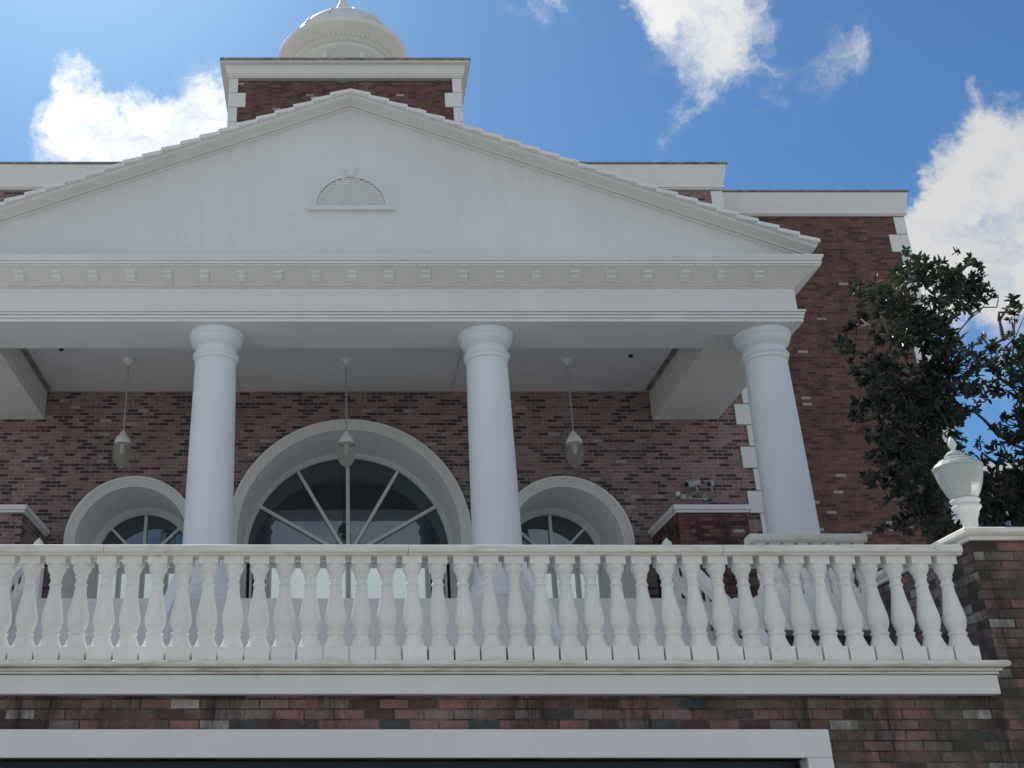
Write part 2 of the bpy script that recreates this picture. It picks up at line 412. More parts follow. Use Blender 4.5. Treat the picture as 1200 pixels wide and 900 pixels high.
# ------------------------------------------------------------------ right gate pier (brick) with coping and urn lamp
pr = empty('brick_gate_pier', (5.7, 8.9, 0), 'big brick pier with white coping right of the balustrade, under the urn lamp', 'pier')
PX0, PX1, PY0, PY1 = 4.86, 9.5, 8.30, 9.9
MB().box(PX0, PX1, PY0, PY1, Z(1.221), Z(2.225)).build('pier_body', M['brick_front'], pr)
cp = MB(); cprof = [(0, Z(2.20)), (.03, Z(2.20)), (.035, Z(2.225)), (.06, Z(2.235)), (.075, Z(2.25)), (.075, Z(2.28)), (.06, Z(2.292)), (-.3, Z(2.31)), (-.3, Z(2.20))]
cp.sweep([(PX0, PY1), (PX0, PY0), (PX1, PY0), (PX1, PY1)], cprof)
cp.box(PX0+.2, PX1-.2, PY0+.2, PY1, Z(2.23), Z(2.300))
cp.build('coping', M['rail'], pr)

def urn_lamp(c, hh):
    e = empty('urn_lamp', c, 'white urn-shaped post lamp with pointed finial on the brick pier before the magnolia', 'lamp')
    x, y, z = c; k = hh/.80
    def L(pr_): return [(r*k*.86, z+h*k) for r, h in pr_]
    MB().lathe(x, y, L([(.115, 0), (.115, .02), (.075, .03), (.062, .06), (.058, .11), (.066, .17), (.085, .21), (.092, .235), (.105, .245), (.118, .26), (.118, .275), (.10, .285), (.105, .30), (.12, .31), (.12, .325), (.10, .335)]), 28).build('lamp_base', M['lampmetal'], e)
    MB().lathe(x, y, L([(.098, .326), (.13, .37), (.16, .43), (.185, .50), (.195, .55), (.197, .575)]), 16, smooth=False).build('lamp_shade', M['urnglass'], e)
    cap = MB().lathe(x, y, L([(.205, .572), (.207, .585), (.19, .605), (.155, .628), (.15, .64), (.118, .652), (.09, .662), (.085, .685), (.06, .705), (.045, .715), (.028, .72)]), 16, smooth=False).build('lamp_cap', M['urnglass'], e)
    MB().lathe(x, y, L([(.028, .716), (.016, .73), (.024, .745), (.036, .765), (.034, .785), (.02, .815), (.006, .835)]), 16).build('finial', M['lampmetal'], e)
p = at(1131, 618, 8.75)
urn_lamp((p.x+.03, 8.72, Z(2.298)), .86)

# ------------------------------------------------------------------ stairs between terrace and portico floor
ZF = Z(3.40)
st_ = empty('entrance_steps', (AX, 14.6, Z(1.25)), 'wide flight of grey painted steps rising from the terrace to the portico', 'steps')
b = MB(); ns = 13; y0, y1 = 12.9, 16.3; rise = (3.40-1.25)/ns; run = (y1-y0)/ns
for i in range(ns):
    b.box(AX-4.85, AX+4.85, y0+i*run, y1+.01*i if i == 0 else y1, Z(1.25)+i*rise, Z(1.25)+(i+1)*rise-(.0 if i == ns-1 else .0))
# one stepped solid instead of stacked slabs
b = MB(); loop = [(y1, Z(1.25))]; loop.insert(0, (y0, Z(1.25)))
prof_s = [(y0, Z(1.25))]
for i in range(ns):
    prof_s += [(y0+i*run, Z(1.25)+(i+1)*rise), (y0+(i+1)*run, Z(1.25)+(i+1)*rise)]
prof_s += [(y1, Z(1.25))]
b.extr(prof_s, 'x', AX-4.85, AX+4.85)
b.build('steps', M['stair'], st_, bevel=.012)
MB().box(-12, 13.4, 16.3, 21.0, Z(3.2), ZF).build('portico_floor', M['stair'], st_)
for u in ((-12, -4.65), (5.2, 13.4)): MB().box(*u, 16.302, 21.0, Z(1.1), Z(3.19)).build('podium_flank', M['brick_wing'], st_)
for sx in (-1, 1):
    MB().box(*( (AX-8.2, AX-4.9) if sx < 0 else (AX+4.9, AX+8.2)), 14.75, 16.25, Z(1.1), Z(2.62)).build('flank_wall', M['brick_wing'], st_)
    MB().box(*( (AX-8.24, AX-4.88) if sx < 0 else (AX+4.88, AX+8.24)), 14.35, 16.27, Z(2.63), Z(3.05)).build('flank_coping', M['white'], st_, bevel=.02)

def stair_rail(x, w, label, dbl):
    e = empty('stair_railing', (x, 13.0, Z(1.25)), label, 'railing', 'sloping railings of the entrance steps')
    a = Vector((x, 16.5, Z(4.22))); c = Vector((x, 12.95, Z(2.06)))
    if dbl:
        MB().bar(a, c, .16, .13).build('top_rail', M['trim'], e, bevel=.012)
        o = Vector((0, 0, -.42)); MB().bar(a+o, c+o, .12, .12).build('bottom_rail', M['trim'], e, bevel=.012)
        for i in range(12):
            t = (i+.5)/12; q = a.lerp(c, t)
            MB().box(q.x-.02, q.x+.02, q.y-.02, q.y+.02, q.z-.38, q.z-.05).build('picket', M['trim'], e)
    else:
        MB().bar(a, c, .15, .12).build('top_rail', M['white'], e, bevel=.012)
        MB().bar(a+Vector((0,0,-.4)), c+Vector((0,0,-.4)), .06, .06).build('bottom_rail', M['white'], e)
        for i in range(10):
            t = (i+.5)/10; q = a.lerp(c, t)
            MB().box(q.x-.018, q.x+.018, q.y-.018, q.y+.018, q.z-.75, q.z-.04).build('picket', M['white'], e)
    y = 12.85
    MB().box(x-.11, x+.11, y-.11, y+.11, Z(1.25), Z(2.12)).box(x-.13, x+.13, y-.13, y+.13, Z(2.121), Z(2.15)).build('newel_post', M['white'], e, bevel=.01)
    if dbl:
        MB().box(x-.1, x+.1, 16.6, 16.8, ZF, Z(4.27)).build('newel_post', M['white'], e, bevel=.01)
        MB().lathe(x, 16.7, [(.03, Z(4.265)), (.05, Z(4.29)), (.085, Z(4.34)), (.07, Z(4.40)), (.03, Z(4.44)), (.005, Z(4.47))], 14).build('finial', M['trim'], e)
stair_rail(AX-4.82, .15, 'double-barred white stair railing left of the wide entrance steps', True)
stair_rail(AX-2.45, .1, 'slim white stair railing sloping down from the left one of the two middle columns', False)
stair_rail(AX+2.45, .1, 'slim white stair railing sloping down from the right one of the two middle columns', False)
stair_rail(AX+4.82, .15, 'double-barred white stair railing right of the wide steps, in front of dark brick', True)

# second short balustrade to the right
sb = empty('side_balustrade', (6.3, 14.6, Z(3.05)), 'short white balustrade at the foot of the rightmost column, behind the long one', 'balustrade')
p0 = None
for i in range(8):
    x = 5.70+i*.187
    if p0 is None: p0 = make_baluster(x, 14.62, Z(3.13), Z(3.22), Z(3.75), Z(3.83), .082, .07, sb, seg=12)
    else:
        c = p0.copy(); col.objects.link(c); c.location = p0.location+Vector((i*.187, 0, 0)); c.parent = None; par(c, sb)
MB().sweep([(5.56, 14.5), (7.10, 14.5)], [(0, Z(3.83)), (.03, Z(3.85)), (.035, Z(3.91)), (0, Z(3.94)), (-.24, Z(3.94)), (-.27, Z(3.91)), (-.26, Z(3.83))]).build('top_rail', M['rail'], sb)
MB().box(5.56, 7.25, 14.46, 14.78, Z(3.052), Z(3.13)).build('base_rail', M['trim'], sb, bevel=.01)

# ------------------------------------------------------------------ main building
D0 = 21.0
bd = empty('brick_building', (AX, D0, 0), 'large red brick hall with white quoins, arched windows and parapets behind the portico', 'building')
def arch_pts(xc, zs, r, n=40, a0=math.pi, a1=0.0):
    return [(xc+r*math.cos(a0+(a1-a0)*i/n), zs+r*math.sin(a0+(a1-a0)*i/n)) for i in range(n+1)]
def wall_arches(m, x0, x1, z0, z1, y, arches):
    arches = sorted(arches); cur = x0
    for (xc, zs, r) in arches:
        m.add([(cur, y, z0), (xc-r, y, z0), (xc-r, y, z1), (cur, y, z1)], [(0, 1, 2, 3)])
        P = arch_pts(xc, zs, r)
        for i in range(len(P)-1):
            (xa, za), (xb, zb) = P[i], P[i+1]
            m.add([(xa, y, za), (xb, y, zb), (xb, y, z1), (xa, y, z1)], [(0, 1, 2, 3)])
        cur = xc+r
    m.add([(cur, y, z0), (x1, y, z0), (x1, y, z1), (cur, y, z1)], [(0, 1, 2, 3)])
AR = [(AX, Z(5.67), 2.37, 2.08, 'big'), (AX-4.2, Z(5.555), 1.29, .95, 'small'), (AX+4.2, Z(5.555), 1.29, .95, 'small')]
CX = 8.51                                   # right corner of the main block
XL = 2*AX-CX
w = MB(); wall_arches(w, XL-.4, CX, Z(3.0), Z(13.52), D0, [(a[0], a[1], a[2]-.1) for a in AR])
w.build('front_wall', M['brick_back'], bd, fixn=False)
w = MB(); w.box(XL, CX, D0+2.4, D0+9, 0, Z(13.5)); w.box(CX-.3, CX-.002, D0+.002, D0+2.4, 0, Z(13.5)); w.box(XL-.298, XL+.2, D0+.002, D0+2.4, 0, Z(13.5))
w.box(XL, CX, D0+.05, D0+2.39, Z(9.0), Z(13.45))
w.build('rear_block', M['brick_wing'], bd)
# wing, set back
WY = 22.1; WX = 13.05
MB().box(CX+.004, WX, WY, WY+8, 0, Z(13.52)).build('wing_wall', M['brick_wing'], bd)
MB().box(2*AX-WX, XL-.304, WY, WY+8, 0, Z(13.52)).build('wing_wall', M['brick_wing'], bd)
# parapet cornices
def cornice_prof(z0, z1, o=.16):
    h = z1-z0
    return [(-.05, z0), (.05, z0), (.05, z0+.03), (.085, z0+.035), (.085, z0+.075), (.065, z0+.08), (.065, z0+.11), (.095, z0+.35*h), (o, z1-.07), (o, z1-.055), (-.05, z1-.055)]
def parapet(path, z0, z1, parent, o=.16, nm='parapet_cornice'):
    c = MB().sweep(path, cornice_prof(z0, z1, o)).build(nm, M['trim'], parent)
    MB().sweep(path, [(-.3, z1-.045), (o+.03, z1-.045), (o+.035, z1-.02), (o+.02, z1), (-.3, z1)]).build('parapet_cap', M['cap'], c)
parapet([(XL-.3, D0+6), (XL-.3, D0), (CX, D0), (CX, D0+6)], Z(13.49), Z(14.12), bd)
parapet([(CX+.19, WY), (WX, WY), (WX, WY+8)], Z(13.49), Z(14.10), bd)
parapet([(2*AX-WX, WY+8), (2*AX-WX, WY), (XL-.5, WY)], Z(13.49), Z(14.10), bd)
# quoins: long and short blocks alternating down a corner
def quoins(xc, y, side, ztop, zbot, parent, hgt=.46, L=.41, S=.22, first='short', t=.03):
    z = ztop; i = 0 if first == 'short' else 1; protos = {}
    while z-hgt > zbot:
        l = S if i % 2 == 0 else L
        if i % 2 not in protos:
            xa, xb = (xc-l, xc+t) if side > 0 else (xc-t, xc+l)
            protos[i % 2] = MB().box(xa, xb, y-t, y+l*.9, z-hgt+.008, z-.008).build('quoin', M['white'], parent, bevel=.01, loc=(xc, y, z)); 
        else:
            q = protos[i % 2]; c = q.copy(); col.objects.link(c); c.location = (xc, y, z); c.parent = None; par(c, parent)
        z -= hgt; i += 1
quoins(CX, D0, 1, Z(13.47), Z(3.4), bd)
quoins(WX, WY, 1, Z(13.47), Z(3.2), bd)
quoins(XL-.3, D0, -1, Z(13.47), Z(3.4), bd)

# arched windows
def arch_ring(m, xc, zs, r0, r1, y0, y1, zb, n=40):
    """ring between radii, extruded y0..y1, with legs down to zb"""
    inn = [(xc-r0, zb)]+arch_pts(xc, zs, r0, n)+[(xc+r0, zb)]
    out = [(xc-r1, zb)]+arch_pts(xc, zs, r1, n)+[(xc+r1, zb)]
    k = len(inn)
    for i in range(k-1):
        a, b2, c, d = inn[i], inn[i+1], out[i+1], out[i]
        m.add([(a[0], y0, a[1]), (b2[0], y0, b2[1]), (c[0], y0, c[1]), (d[0], y0, d[1])], [(0, 1, 2, 3)])
        m.add([(a[0], y0, a[1]), (b2[0], y0, b2[1]), (b2[0], y1, b2[1]), (a[0], y1, a[1])], [(0, 1, 2, 3)], True)
        m.add([(d[0], y0, d[1]), (c[0], y0, c[1]), (c[0], y1, c[1]), (d[0], y1, d[1])], [(0, 1, 2, 3)], True)
zd = ZF+.001
for (xc, zs, r, rg, kind) in AR:
    m = MB()
    arch_ring(m, xc, zs, r-.055, r, D0-.11, D0+.02, zd)
    arch_ring(m, xc, zs, r-.10, r-.056, D0-.085, D0+.02, zd)
    arch_ring(m, xc, zs, r-.16, r-.101, D0-.07, D0+.02, zd)
    arch_ring(m, xc, zs, r-.205, r-.161, D0-.055, D0+.02, zd)
    aw = m.build('arched_window', M['trim'], bd, fixn=True)
    aw['label'] = {'big': 'big central arched window', 'small': 'small arched side window'}[kind]
    # reveal
    m = MB(); ri = r-.2; yg = 22.5
    P = [(xc-ri, zd)]+arch_pts(xc, zs, ri, 48)+[(xc+ri, zd)]
    for i in range(len(P)-1):
        a, b2 = P[i], P[i+1]
        m.add([(a[0], D0, a[1]), (b2[0], D0, b2[1]), (b2[0], yg, b2[1]), (a[0], yg, a[1])], [(0, 1, 2, 3)], True)
    m.build('reveal', M['white'], aw, fixn=False)
    m = MB(); arch_ring(m, xc, zs, rg, ri+.01, yg-.10, yg+.05, zd); arch_ring(m, xc, zs, rg+.035, ri+.01, yg-.13, yg-.101, zd)
    m.build('window_frame', M['white'], aw)
    # fan glass
    m = MB(); P = arch_pts(xc, zs, rg+.02, 48)
    m.add([(x, yg, z) for x, z in P], [tuple(range(len(P)))]); m.build('fan_glass', M['glass_dark'], aw, fixn=False)
    zt_ = zs-.0
    MB().box(xc-rg, xc+rg, yg-.09, yg+.04, zt_-.20, zt_-.02 if kind == 'small' else zt_-.10).build('transom', M['white'], aw, bevel=.01)
    angs = [30, 60, 90, 120, 150] if kind == 'big' else [45, 90, 135]
    for a in angs:
        dvec = Vector((math.cos(R(a)), 0, math.sin(R(a)))); c0 = Vector((xc, yg-.045, zs-.05))
        m = MB(); sdv = Vector((-dvec.z, 0, dvec.x))
        hw = .033 if kind == 'big' else .028
        ln = rg+.02
        m.obox(c0+dvec*(ln/2+.05), sdv, Vector((0, 1, 0)), dvec, hw if a != 90 else hw*1.15, .04, ln/2-.03)
        m.build('glazing_bar', M['white'], aw, bevel=.008)
    if kind == 'big':
        MB().extr([(xc+.22*math.cos(a), zs-.08+.22*math.sin(a)) for a in [math.pi*i/12 for i in range(13)]], 'y', yg-.10, yg-.02).build('hub', M['white'], aw)
    # doors: stiles, lit panes, dark side panes
    zdt = zt_-.20
    if kind == 'big':
        stiles = [-2.02, -1.62, -.82, 0, .82, 1.62, 2.02]; glowing = [False, True, True, True, True, False]
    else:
        stiles = [-.95, -.48, 0, .48, .95]; glowing = [True, True, True, True]
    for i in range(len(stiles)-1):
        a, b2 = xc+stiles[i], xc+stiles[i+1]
        MB().box(a+.02, b2-.02, yg-.01, yg+.0, zd, zdt+.01).build('door_pane', M['glass_glow' if glowing[i] else 'glass_dark'], aw)
        m = MB(); sw = .055
        for (u0, u1, v0, v1) in ((a+.004, a+sw, zd, zdt), (b2-sw, b2-.004, zd, zdt), (a+sw+.001, b2-sw-.001, zd, zd+.22), (a+sw+.001, b2-sw-.001, zdt-.09, zdt)):
            m.box(u0, u1, yg-.05, yg-.012, v0, v1)
        m.build('door_frame', M['white'], aw)
    MB().box(xc-ri-.02, xc+ri+.02, yg+.06, yg+.10, zd, zs+ri).build('window_backing', M['black'], aw)

# small brick piers with white coping at both ends of the portico
def brick_pier(x0, x1, label, mtl):
    e = empty('brick_pier', ((x0+x1)/2, 20, ZF), label, 'pier', 'low brick piers with white coping inside the portico')
    MB().box(x0, x1, 19.3, 20.99, ZF, Z(5.66)).build('pier_body', mtl, e)
    m = MB(); pf = [(0, Z(5.63)), (.03, Z(5.63)), (.035, Z(5.67)), (.07, Z(5.68)), (.08, Z(5.76)), (-.2, Z(5.775)), (-.2, Z(5.63))]
    m.sweep([(x0, 20.99), (x0, 19.3), (x1, 19.3), (x1, 20.99)], pf); m.box(x0+.15, x1-.15, 19.45, 20.98, Z(5.64), Z(5.765))
    m.build('coping', M['white'], e)
    return e
brick_pier(6.15, 7.40, 'low dark stained brick pier with white coping under the two security cameras', M['brick_pier'])
brick_pier(2*AX-7.40, 2*AX-6.15, 'low brick pier with white coping at the left edge of the photo', M['brick_back'])

# ------------------------------------------------------------------ portico
po = empty('portico', (AX, 17, ZF), 'white portico with a wide triangular pediment carried by round columns', 'portico')
FX = 7.41; YF = 16.56; YB = 17.55; ZS = Z(8.08)
def colpart(x, zbase):
    sh = MB(); n = 14; prof = []
    for i in range(n+1):
        t = i/n; z = ZF+.42+(Z(7.56)-ZF-.42)*t
        r = .392-.050*t**1.5 if t > 0 else .392
        prof.append((r, z))
    shaft = sh.lathe(x, 17.05, prof, 48, caps=False).build('column', M['column'], po, loc=(x, 17.05, ZF))
    cp_ = MB().lathe(x, 17.05, [(.342, Z(7.555)), (.358, Z(7.56)), (.366, Z(7.58)), (.366, Z(7.60)), (.358, Z(7.615)), (.362, Z(7.625)), (.385, Z(7.64)), (.390, Z(7.665)), (.378, Z(7.685)), (.350, Z(7.695)),
        (.342, Z(7.71)), (.342, Z(7.80)), (.352, Z(7.805)), (.375, Z(7.825)), (.410, Z(7.86)), (.430, Z(7.90)), (.437, Z(7.93)), (.433, Z(7.945)), (.445, Z(7.955)), (.462, Z(7.99)), (.468, Z(8.03)), (.468, Z(8.062)), (.455, Z(8.079))], 48)
    cp_.build('capital', M['column'], shaft)
    bs = MB().lathe(x, 17.05, [(.50, ZF+.12), (.53, ZF+.15), (.54, ZF+.20), (.52, ZF+.25), (.47, ZF+.27), (.45, ZF+.30), (.46, ZF+.33), (.465, ZF+.36), (.44, ZF+.39), (.40, ZF+.40), (.392, ZF+.425)], 48)
    bs.box(x-.54, x+.54, 17.05-.54, 17.05+.54, ZF+.001, ZF+.125)
    bs.build('column_base', M['column'], shaft)
    if zbase: MB().box(x-.62, x+.62, 16.26, 17.6, Z(3.05), ZF-.001).build('plinth', M['white'], shaft, bevel=.01)
    return shaft
for dx in (-6.94, -2.27, 2.27, 6.94): colpart(AX+dx, abs(dx) > 5)
# entablature swept round three sides
path = [(AX-FX, 20.99), (AX-FX, YF), (AX+FX, YF), (AX+FX, 20.99)]
def arc(cx, cz, r, a0, a1, n=5): return [(cx+r*math.cos(R(a0+(a1-a0)*i/n)), cz+r*math.sin(R(a0+(a1-a0)*i/n))) for i in range(n+1)]
arch_p = [(-.9, ZS), (.045, ZS), (.045, Z(8.135)), (.025, Z(8.136)), (.025, Z(8.143)), (.060, Z(8.144)), (.060, Z(8.190)), (.035, Z(8.191)), (.035, Z(8.199)), (.075, Z(8.20)), (.075, Z(8.235)), (.055, Z(8.236)), (.055, Z(8.243)), (.095, Z(8.25)), (.095, Z(8.282)), (.0, Z(8.29)), (-.9, Z(8.29))]
arch_p[0] = (-.95, ZS); arch_p[-1] = (-.95, Z(8.29))
MB().sweep(path, arch_p).build('architrave', M['white'], po)
MB().sweep(path, [(0, Z(8.285)), (0, Z(8.715)), (-.25, Z(8.715)), (-.25, Z(8.285))]).build('frieze', M['white'], po)
bed = [(-.2, Z(8.71)), (-.012, Z(8.71)), (-.012, Z(8.717)), (.018, Z(8.718)), (.018, Z(8.735)), (.005, Z(8.736)), (.005, Z(8.741)), (.03, Z(8.742)), (.03, Z(8.765)), (.05, Z(8.768))]+[(.06, Z(8.78)), (.33, Z(8.955)), (.345, Z(8.955)), (-.2, Z(8.957))]
cornice = MB().sweep(path, bed).build('cornice', M['soffit'], po)
cor = [(.30, Z(8.957)), (.352, Z(8.957)), (.352, Z(8.983)), (.335, Z(8.984)), (.335, Z(8.991)), (.366, Z(8.992)), (.366, Z(9.035)), (.345, Z(9.036)), (.345, Z(9.043)), (.372, Z(9.05)), (.385, Z(9.085)), (.405, Z(9.12)), (.405, Z(9.145)), (-.12, Z(9.155)), (-.12, Z(8.957))]
MB().sweep(path, cor).build('corona', M['white'], cornice)
# modillions on the sloping soffit
def modillion(x, y, z):
    m = MB()
    m.extr([(y+.085, z-.058), (y+.085, z+.06), (y-.10, z+.08), (y-.105, z+.045), (y-.10, z+.03), (y-.045, z+.012), (y-.04, z-.005), (y-.03, z-.022), (y+.02, z-.05), (y+.04, z-.065)], 'x', x-.078, x+.078)
    return m.build('modillion', M['trim'], cornice, bevel=.006, loc=(x, y, z))
mp = None
zc, yc = Z(8.845), YF-.17
for i in range(-12, 13):
    x = AX+.012+i*.615
    if abs(x-AX) > FX-.05: continue
    if mp is None: mp = modillion(x, yc, zc); x0m = x
    else:
        c = mp.copy(); col.objects.link(c); c.location = mp.location+Vector((x-x0m, 0, 0)); c.parent = None; par(c, cornice)
# ceiling and beams
MB().box(AX-FX+.2, AX+FX-.2, YF+.2, 20.995, Z(8.68), Z(8.74)).build('ceiling', M['ceiling'], po)
MB().box(AX-6.44, AX+6.44, YF+.95, YB+.03, ZS+.001, Z(8.679)).build('front_beam', M['soffit'], po)
for sx in (-1, 1):
    xi, xo = AX+sx*6.13, AX+sx*(FX-.12)
    MB().box(min(xi, xo), max(xi, xo), YF+.4, 20.99, ZS-.012, Z(8.679)).build('side_beam', M['soffit'], po, bevel=.006)
    MB().box(min(xi-sx*.10, xi-sx*.004), max(xi-sx*.10, xi-sx*.004), YB+.04, 20.9, Z(8.655), Z(8.681)).build('ceiling_joint', M['cap'], po)
for x in (AX-2.2, AX+2.1):
    MB().box(x-.008, x+.008, YB+.04, 20.9, Z(8.670), Z(8.682)).build('ceiling_seam', M['metal'], po)
for (x, y) in ((-5.1, 18.9), (5.6, 19.2)):
    MB().lathe(x, y, [(.035, Z(8.64)), (.045, Z(8.66)), (.045, Z(8.681))], 14).build('ceiling_spotlight', M['black'], po)
# pediment
SL = .398; ZAP = Z(12.38)                           # underside of raking cornice at the apex
xe = FX+.36
def rake(m, a0, a1, b0, b1, xend=xe, ysgn=1):
    """bar following both slopes; a = distance in front of the tympanum, b = height over rake underside line"""
    for sx in (-1, 1):
        vs = []
        for (xx) in (0.0, xend):
            z = ZAP-SL*xx
            for (a, b_) in ((a0, b0), (a1, b0), (a1, b1), (a0, b1)):
                vs.append((AX+sx*xx, YF-a, z+b_))
        m.add(vs, [(0, 1, 2, 3), (4, 5, 6, 7), (0, 1, 5, 4), (1, 2, 6, 5), (2, 3, 7, 6), (3, 0, 4, 7)])
ty = MB().extr([(AX-FX-.1, Z(9.16)), (AX+FX+.1, Z(9.16)), (AX+FX+.1, ZAP-SL*(FX+.1)+.0), (AX, ZAP+.0), (AX-FX-.1, ZAP-SL*(FX+.1))], 'y', YF+.02, YF+.35)
M['tymp'] = white_paint('tympanum_paint', base=(.75, .77, .77), dirt=.34, streak=.7, bump=.3)
ty.build('tympanum', M['tymp'], po)
m = MB()
rake(m, -.02, .045, -.035, -.010); rake(m, -.02, .03, -.009, .001); rake(m, -.02, .085, .002, .038); rake(m, .0, .30, .036, .060, xend=xe)
rake(m, .25, .315, .061, .085, xend=xe+.01); rake(m, .25, .295, .085, .093, xend=xe+.01); rake(m, .25, .335, .094, .118, xend=xe+.02)
rk = m.build('raking_cornice', M['trim'], po)
# verge tiles, stepped
m = MB(); i = 0; tl = .325
import itertools
for sx in (-1, 1):
    x = .0; k = 0
    while x < xe+.06:
        xa, xb = x, min(x+tl+.035, xe+.06)
        sl2 = SL*.60
        zl = ZAP-SL*xb+.142
        za = zl+sl2*(xb-xa); jt = random.uniform(-.004, .004)
        hh = .070
        if k == 0: xa = 0.0
        vs = []
        for (xx, zz) in ((xa, za), (xb, zl)):
            for (yy, dz) in ((YF-.375+jt, -.0), (YF+.5, 0), (YF+.5, hh), (YF-.375+jt, hh)):
                vs.append((AX+sx*xx, yy, zz+dz-.012))
        m.add(vs, [(0, 1, 2, 3), (4, 5, 6, 7), (0, 1, 5, 4), (1, 2, 6, 5), (2, 3, 7, 6), (3, 0, 4, 7)])
        x += tl; k += 1
m.build('verge_tiles', M['white'], po, bevel=.008)
m = MB()
for sx in (-1, 1):
    zz = lambda x: ZAP-SL*x+.13
    m.add([(AX, YF+.3, zz(0)), (AX, D0-.01, zz(0)), (AX+sx*7.8, D0-.01, zz(7.8)), (AX+sx*7.8, YF+.3, zz(7.8))], [(0, 1, 2, 3)])
m.build('roof', M['roof'], po)
# half-round louvred vent
xv, zv, rv = AX, Z(10.30), .66
m = MB()
vr = MB()
def ringarc(m, r0, r1, y0, y1, n=32):
    I, O = arch_pts(xv, zv, r0, n), arch_pts(xv, zv, r1, n)
    for i in range(n):
        a, b2, c, d = I[i], I[i+1], O[i+1], O[i]
        m.add([(a[0], y0, a[1]), (b2[0], y0, b2[1]), (c[0], y0, c[1]), (d[0], y0, d[1])], [(0, 1, 2, 3)])
        m.add([(a[0], y0, a[1]), (b2[0], y0, b2[1]), (b2[0], y1, b2[1]), (a[0], y1, a[1])], [(0, 1, 2, 3)])
        m.add([(d[0], y0, d[1]), (c[0], y0, c[1]), (c[0], y1, c[1]), (d[0], y1, d[1])], [(0, 1, 2, 3)])
YT = YF+.02
ringarc(vr, .60, .66, YT-.042, YT+.01); ringarc(vr, .661, .72, YT-.024, YT+.01)
vr.box(xv-.75, xv+.75, YT-.075, YT+.01, zv-.075, zv-.001)
vr.extr([(xv-.06, zv+.60), (xv+.06, zv+.60), (xv+.09, zv+.80), (xv-.09, zv+.80)], 'y', YT-.085, YT+.01)
vent = vr.build('gable_vent', M['tymp'], po)
lv = MB(); nsl = 12
for i in range(nsl):
    z = zv+.02+i*.048
    hwid = math.sqrt(max(0, .60**2-(z-zv+.03)**2))
    lv.add([(xv-hwid, YT-.040, z), (xv+hwid, YT-.040, z), (xv+hwid, YT-.018, z+.044), (xv-hwid, YT-.018, z+.044)], [(0, 1, 2, 3)])
    lv.add([(xv-hwid, YT-.040, z), (xv+hwid, YT-.040, z), (xv+hwid, YT-.018, z-.006), (xv-hwid, YT-.018, z-.006)], [(0, 1, 2, 3)])
lv.build('louvre_slats', M['tymp'], vent)

# ------------------------------------------------------------------ tower with cupola
TY = 23.9; TH = 3.02; tx = AX
tw_ = empty('cupola_tower', (tx, TY+TH, Z(13)), 'square brick tower with white cornice and round domed cupola above the pediment', 'tower')
MB().box(tx-TH, tx+TH, TY, TY+2*TH, Z(12.0), Z(18.7)).build('tower_wall', M['brick_wing'], tw_)
zc1 = at(404, 67, TY-.27).z; zc0 = at(404, 91, TY-.05).z
m = MB().sweep([(tx-TH, TY), (tx+TH, TY), (tx+TH, TY+2*TH), (tx-TH, TY+2*TH)], [(-.1, zc0), (.05, zc0), (.05, zc0+.04), (.08, zc0+.045), (.08, zc0+.09), (.10, zc0+.10), (.14, zc0+.35), (.22, zc1-.14), (.25, zc1-.13), (.25, zc1-.09), (-.1, zc1-.09)], closed=True)
tc = m.build('tower_cornice', M['trim'], tw_)
MB().sweep([(tx-TH, TY), (tx+TH, TY), (tx+TH, TY+2*TH), (tx-TH, TY+2*TH)], [(-.3, zc1-.085), (.27, zc1-.085), (.28, zc1-.03), (.26, zc1), (-.3, zc1)], closed=True).build('tower_cap', M['cap'], tc)
MB().box(tx-TH+.1, tx+TH-.1, TY+.1, TY+2*TH-.1, zc1-.3, zc1-.05).build('tower_roof', M['cap'], tw_)
quoins(tx+TH, TY, 1, zc0, Z(14.5), tw_, first='short', L=.42, S=.21)
quoins(tx-TH, TY, -1, zc0, Z(14.5), tw_, first='short', L=.42, S=.21)
cy = TY+TH
rc = at(404, 66, cy); zr = rc.z-.27; cxx = tx-.03
# cupola: drum, entablature ring with dentils, dome, finial
drum = MB().lathe(cxx, cy, [(1.30, zc1-.1), (1.30, zr-.62), (1.36, zr-.60), (1.36, zr-.54), (1.42, zr-.52), (1.42, zr-.36)], 64).build('drum', M['dome'], tw_)
for i in range(8):
    a = R(22.5+45*i)
    q = Vector((cxx+1.34*math.cos(a), cy+1.34*math.sin(a), 0)); ax = Vector((math.cos(a), math.sin(a), 0)); ay = Vector((-ax.y, ax.x, 0))
    MB().obox(q+Vector((0, 0, zr-1.6)), ax, ay, Vector((0, 0, 1)), .05, .06, .98).build('pilaster', M['dome'], drum)
ring = MB().lathe(cxx, cy, [(1.40, zr-.365), (1.50, zr-.36), (1.50, zr-.30), (1.56, zr-.29), (1.56, zr-.16), (1.66, zr-.14), (1.66, zr-.11), (1.80, zr-.10), (1.80, zr-.06), (1.86, zr-.05), (1.90, zr+.0), (1.93, zr+.05), (1.93, zr+.09), (1.60, zr+.14)], 72).build('ring_cornice', M['dome'], tw_)
dn = MB(); nd = 72
for i in range(nd):
    a = 2*math.pi*i/nd; ax = Vector((math.cos(a), math.sin(a), 0)); ay = Vector((-ax.y, ax.x, 0))
    if i == 0: dproto = MB().obox(Vector((cxx+1.575, cy, zr-.225)), ax, ay, Vector((0, 0, 1)), .025, .026, .035).build('dentil', M['dome'], ring, loc=(cxx, cy, zr))
    else:
        c = dproto.copy(); col.objects.link(c); c.rotation_euler = (0, 0, a); c.parent = None; par(c, ring)
prof = [(1.62, zr+.12), (1.62, zr+.22)]+[(1.60*math.cos(a), zr+.22+1.28*math.sin(a)) for a in [R(x) for x in (0, 8, 16, 24, 32, 40, 48, 56, 64, 72, 79, 85)]]
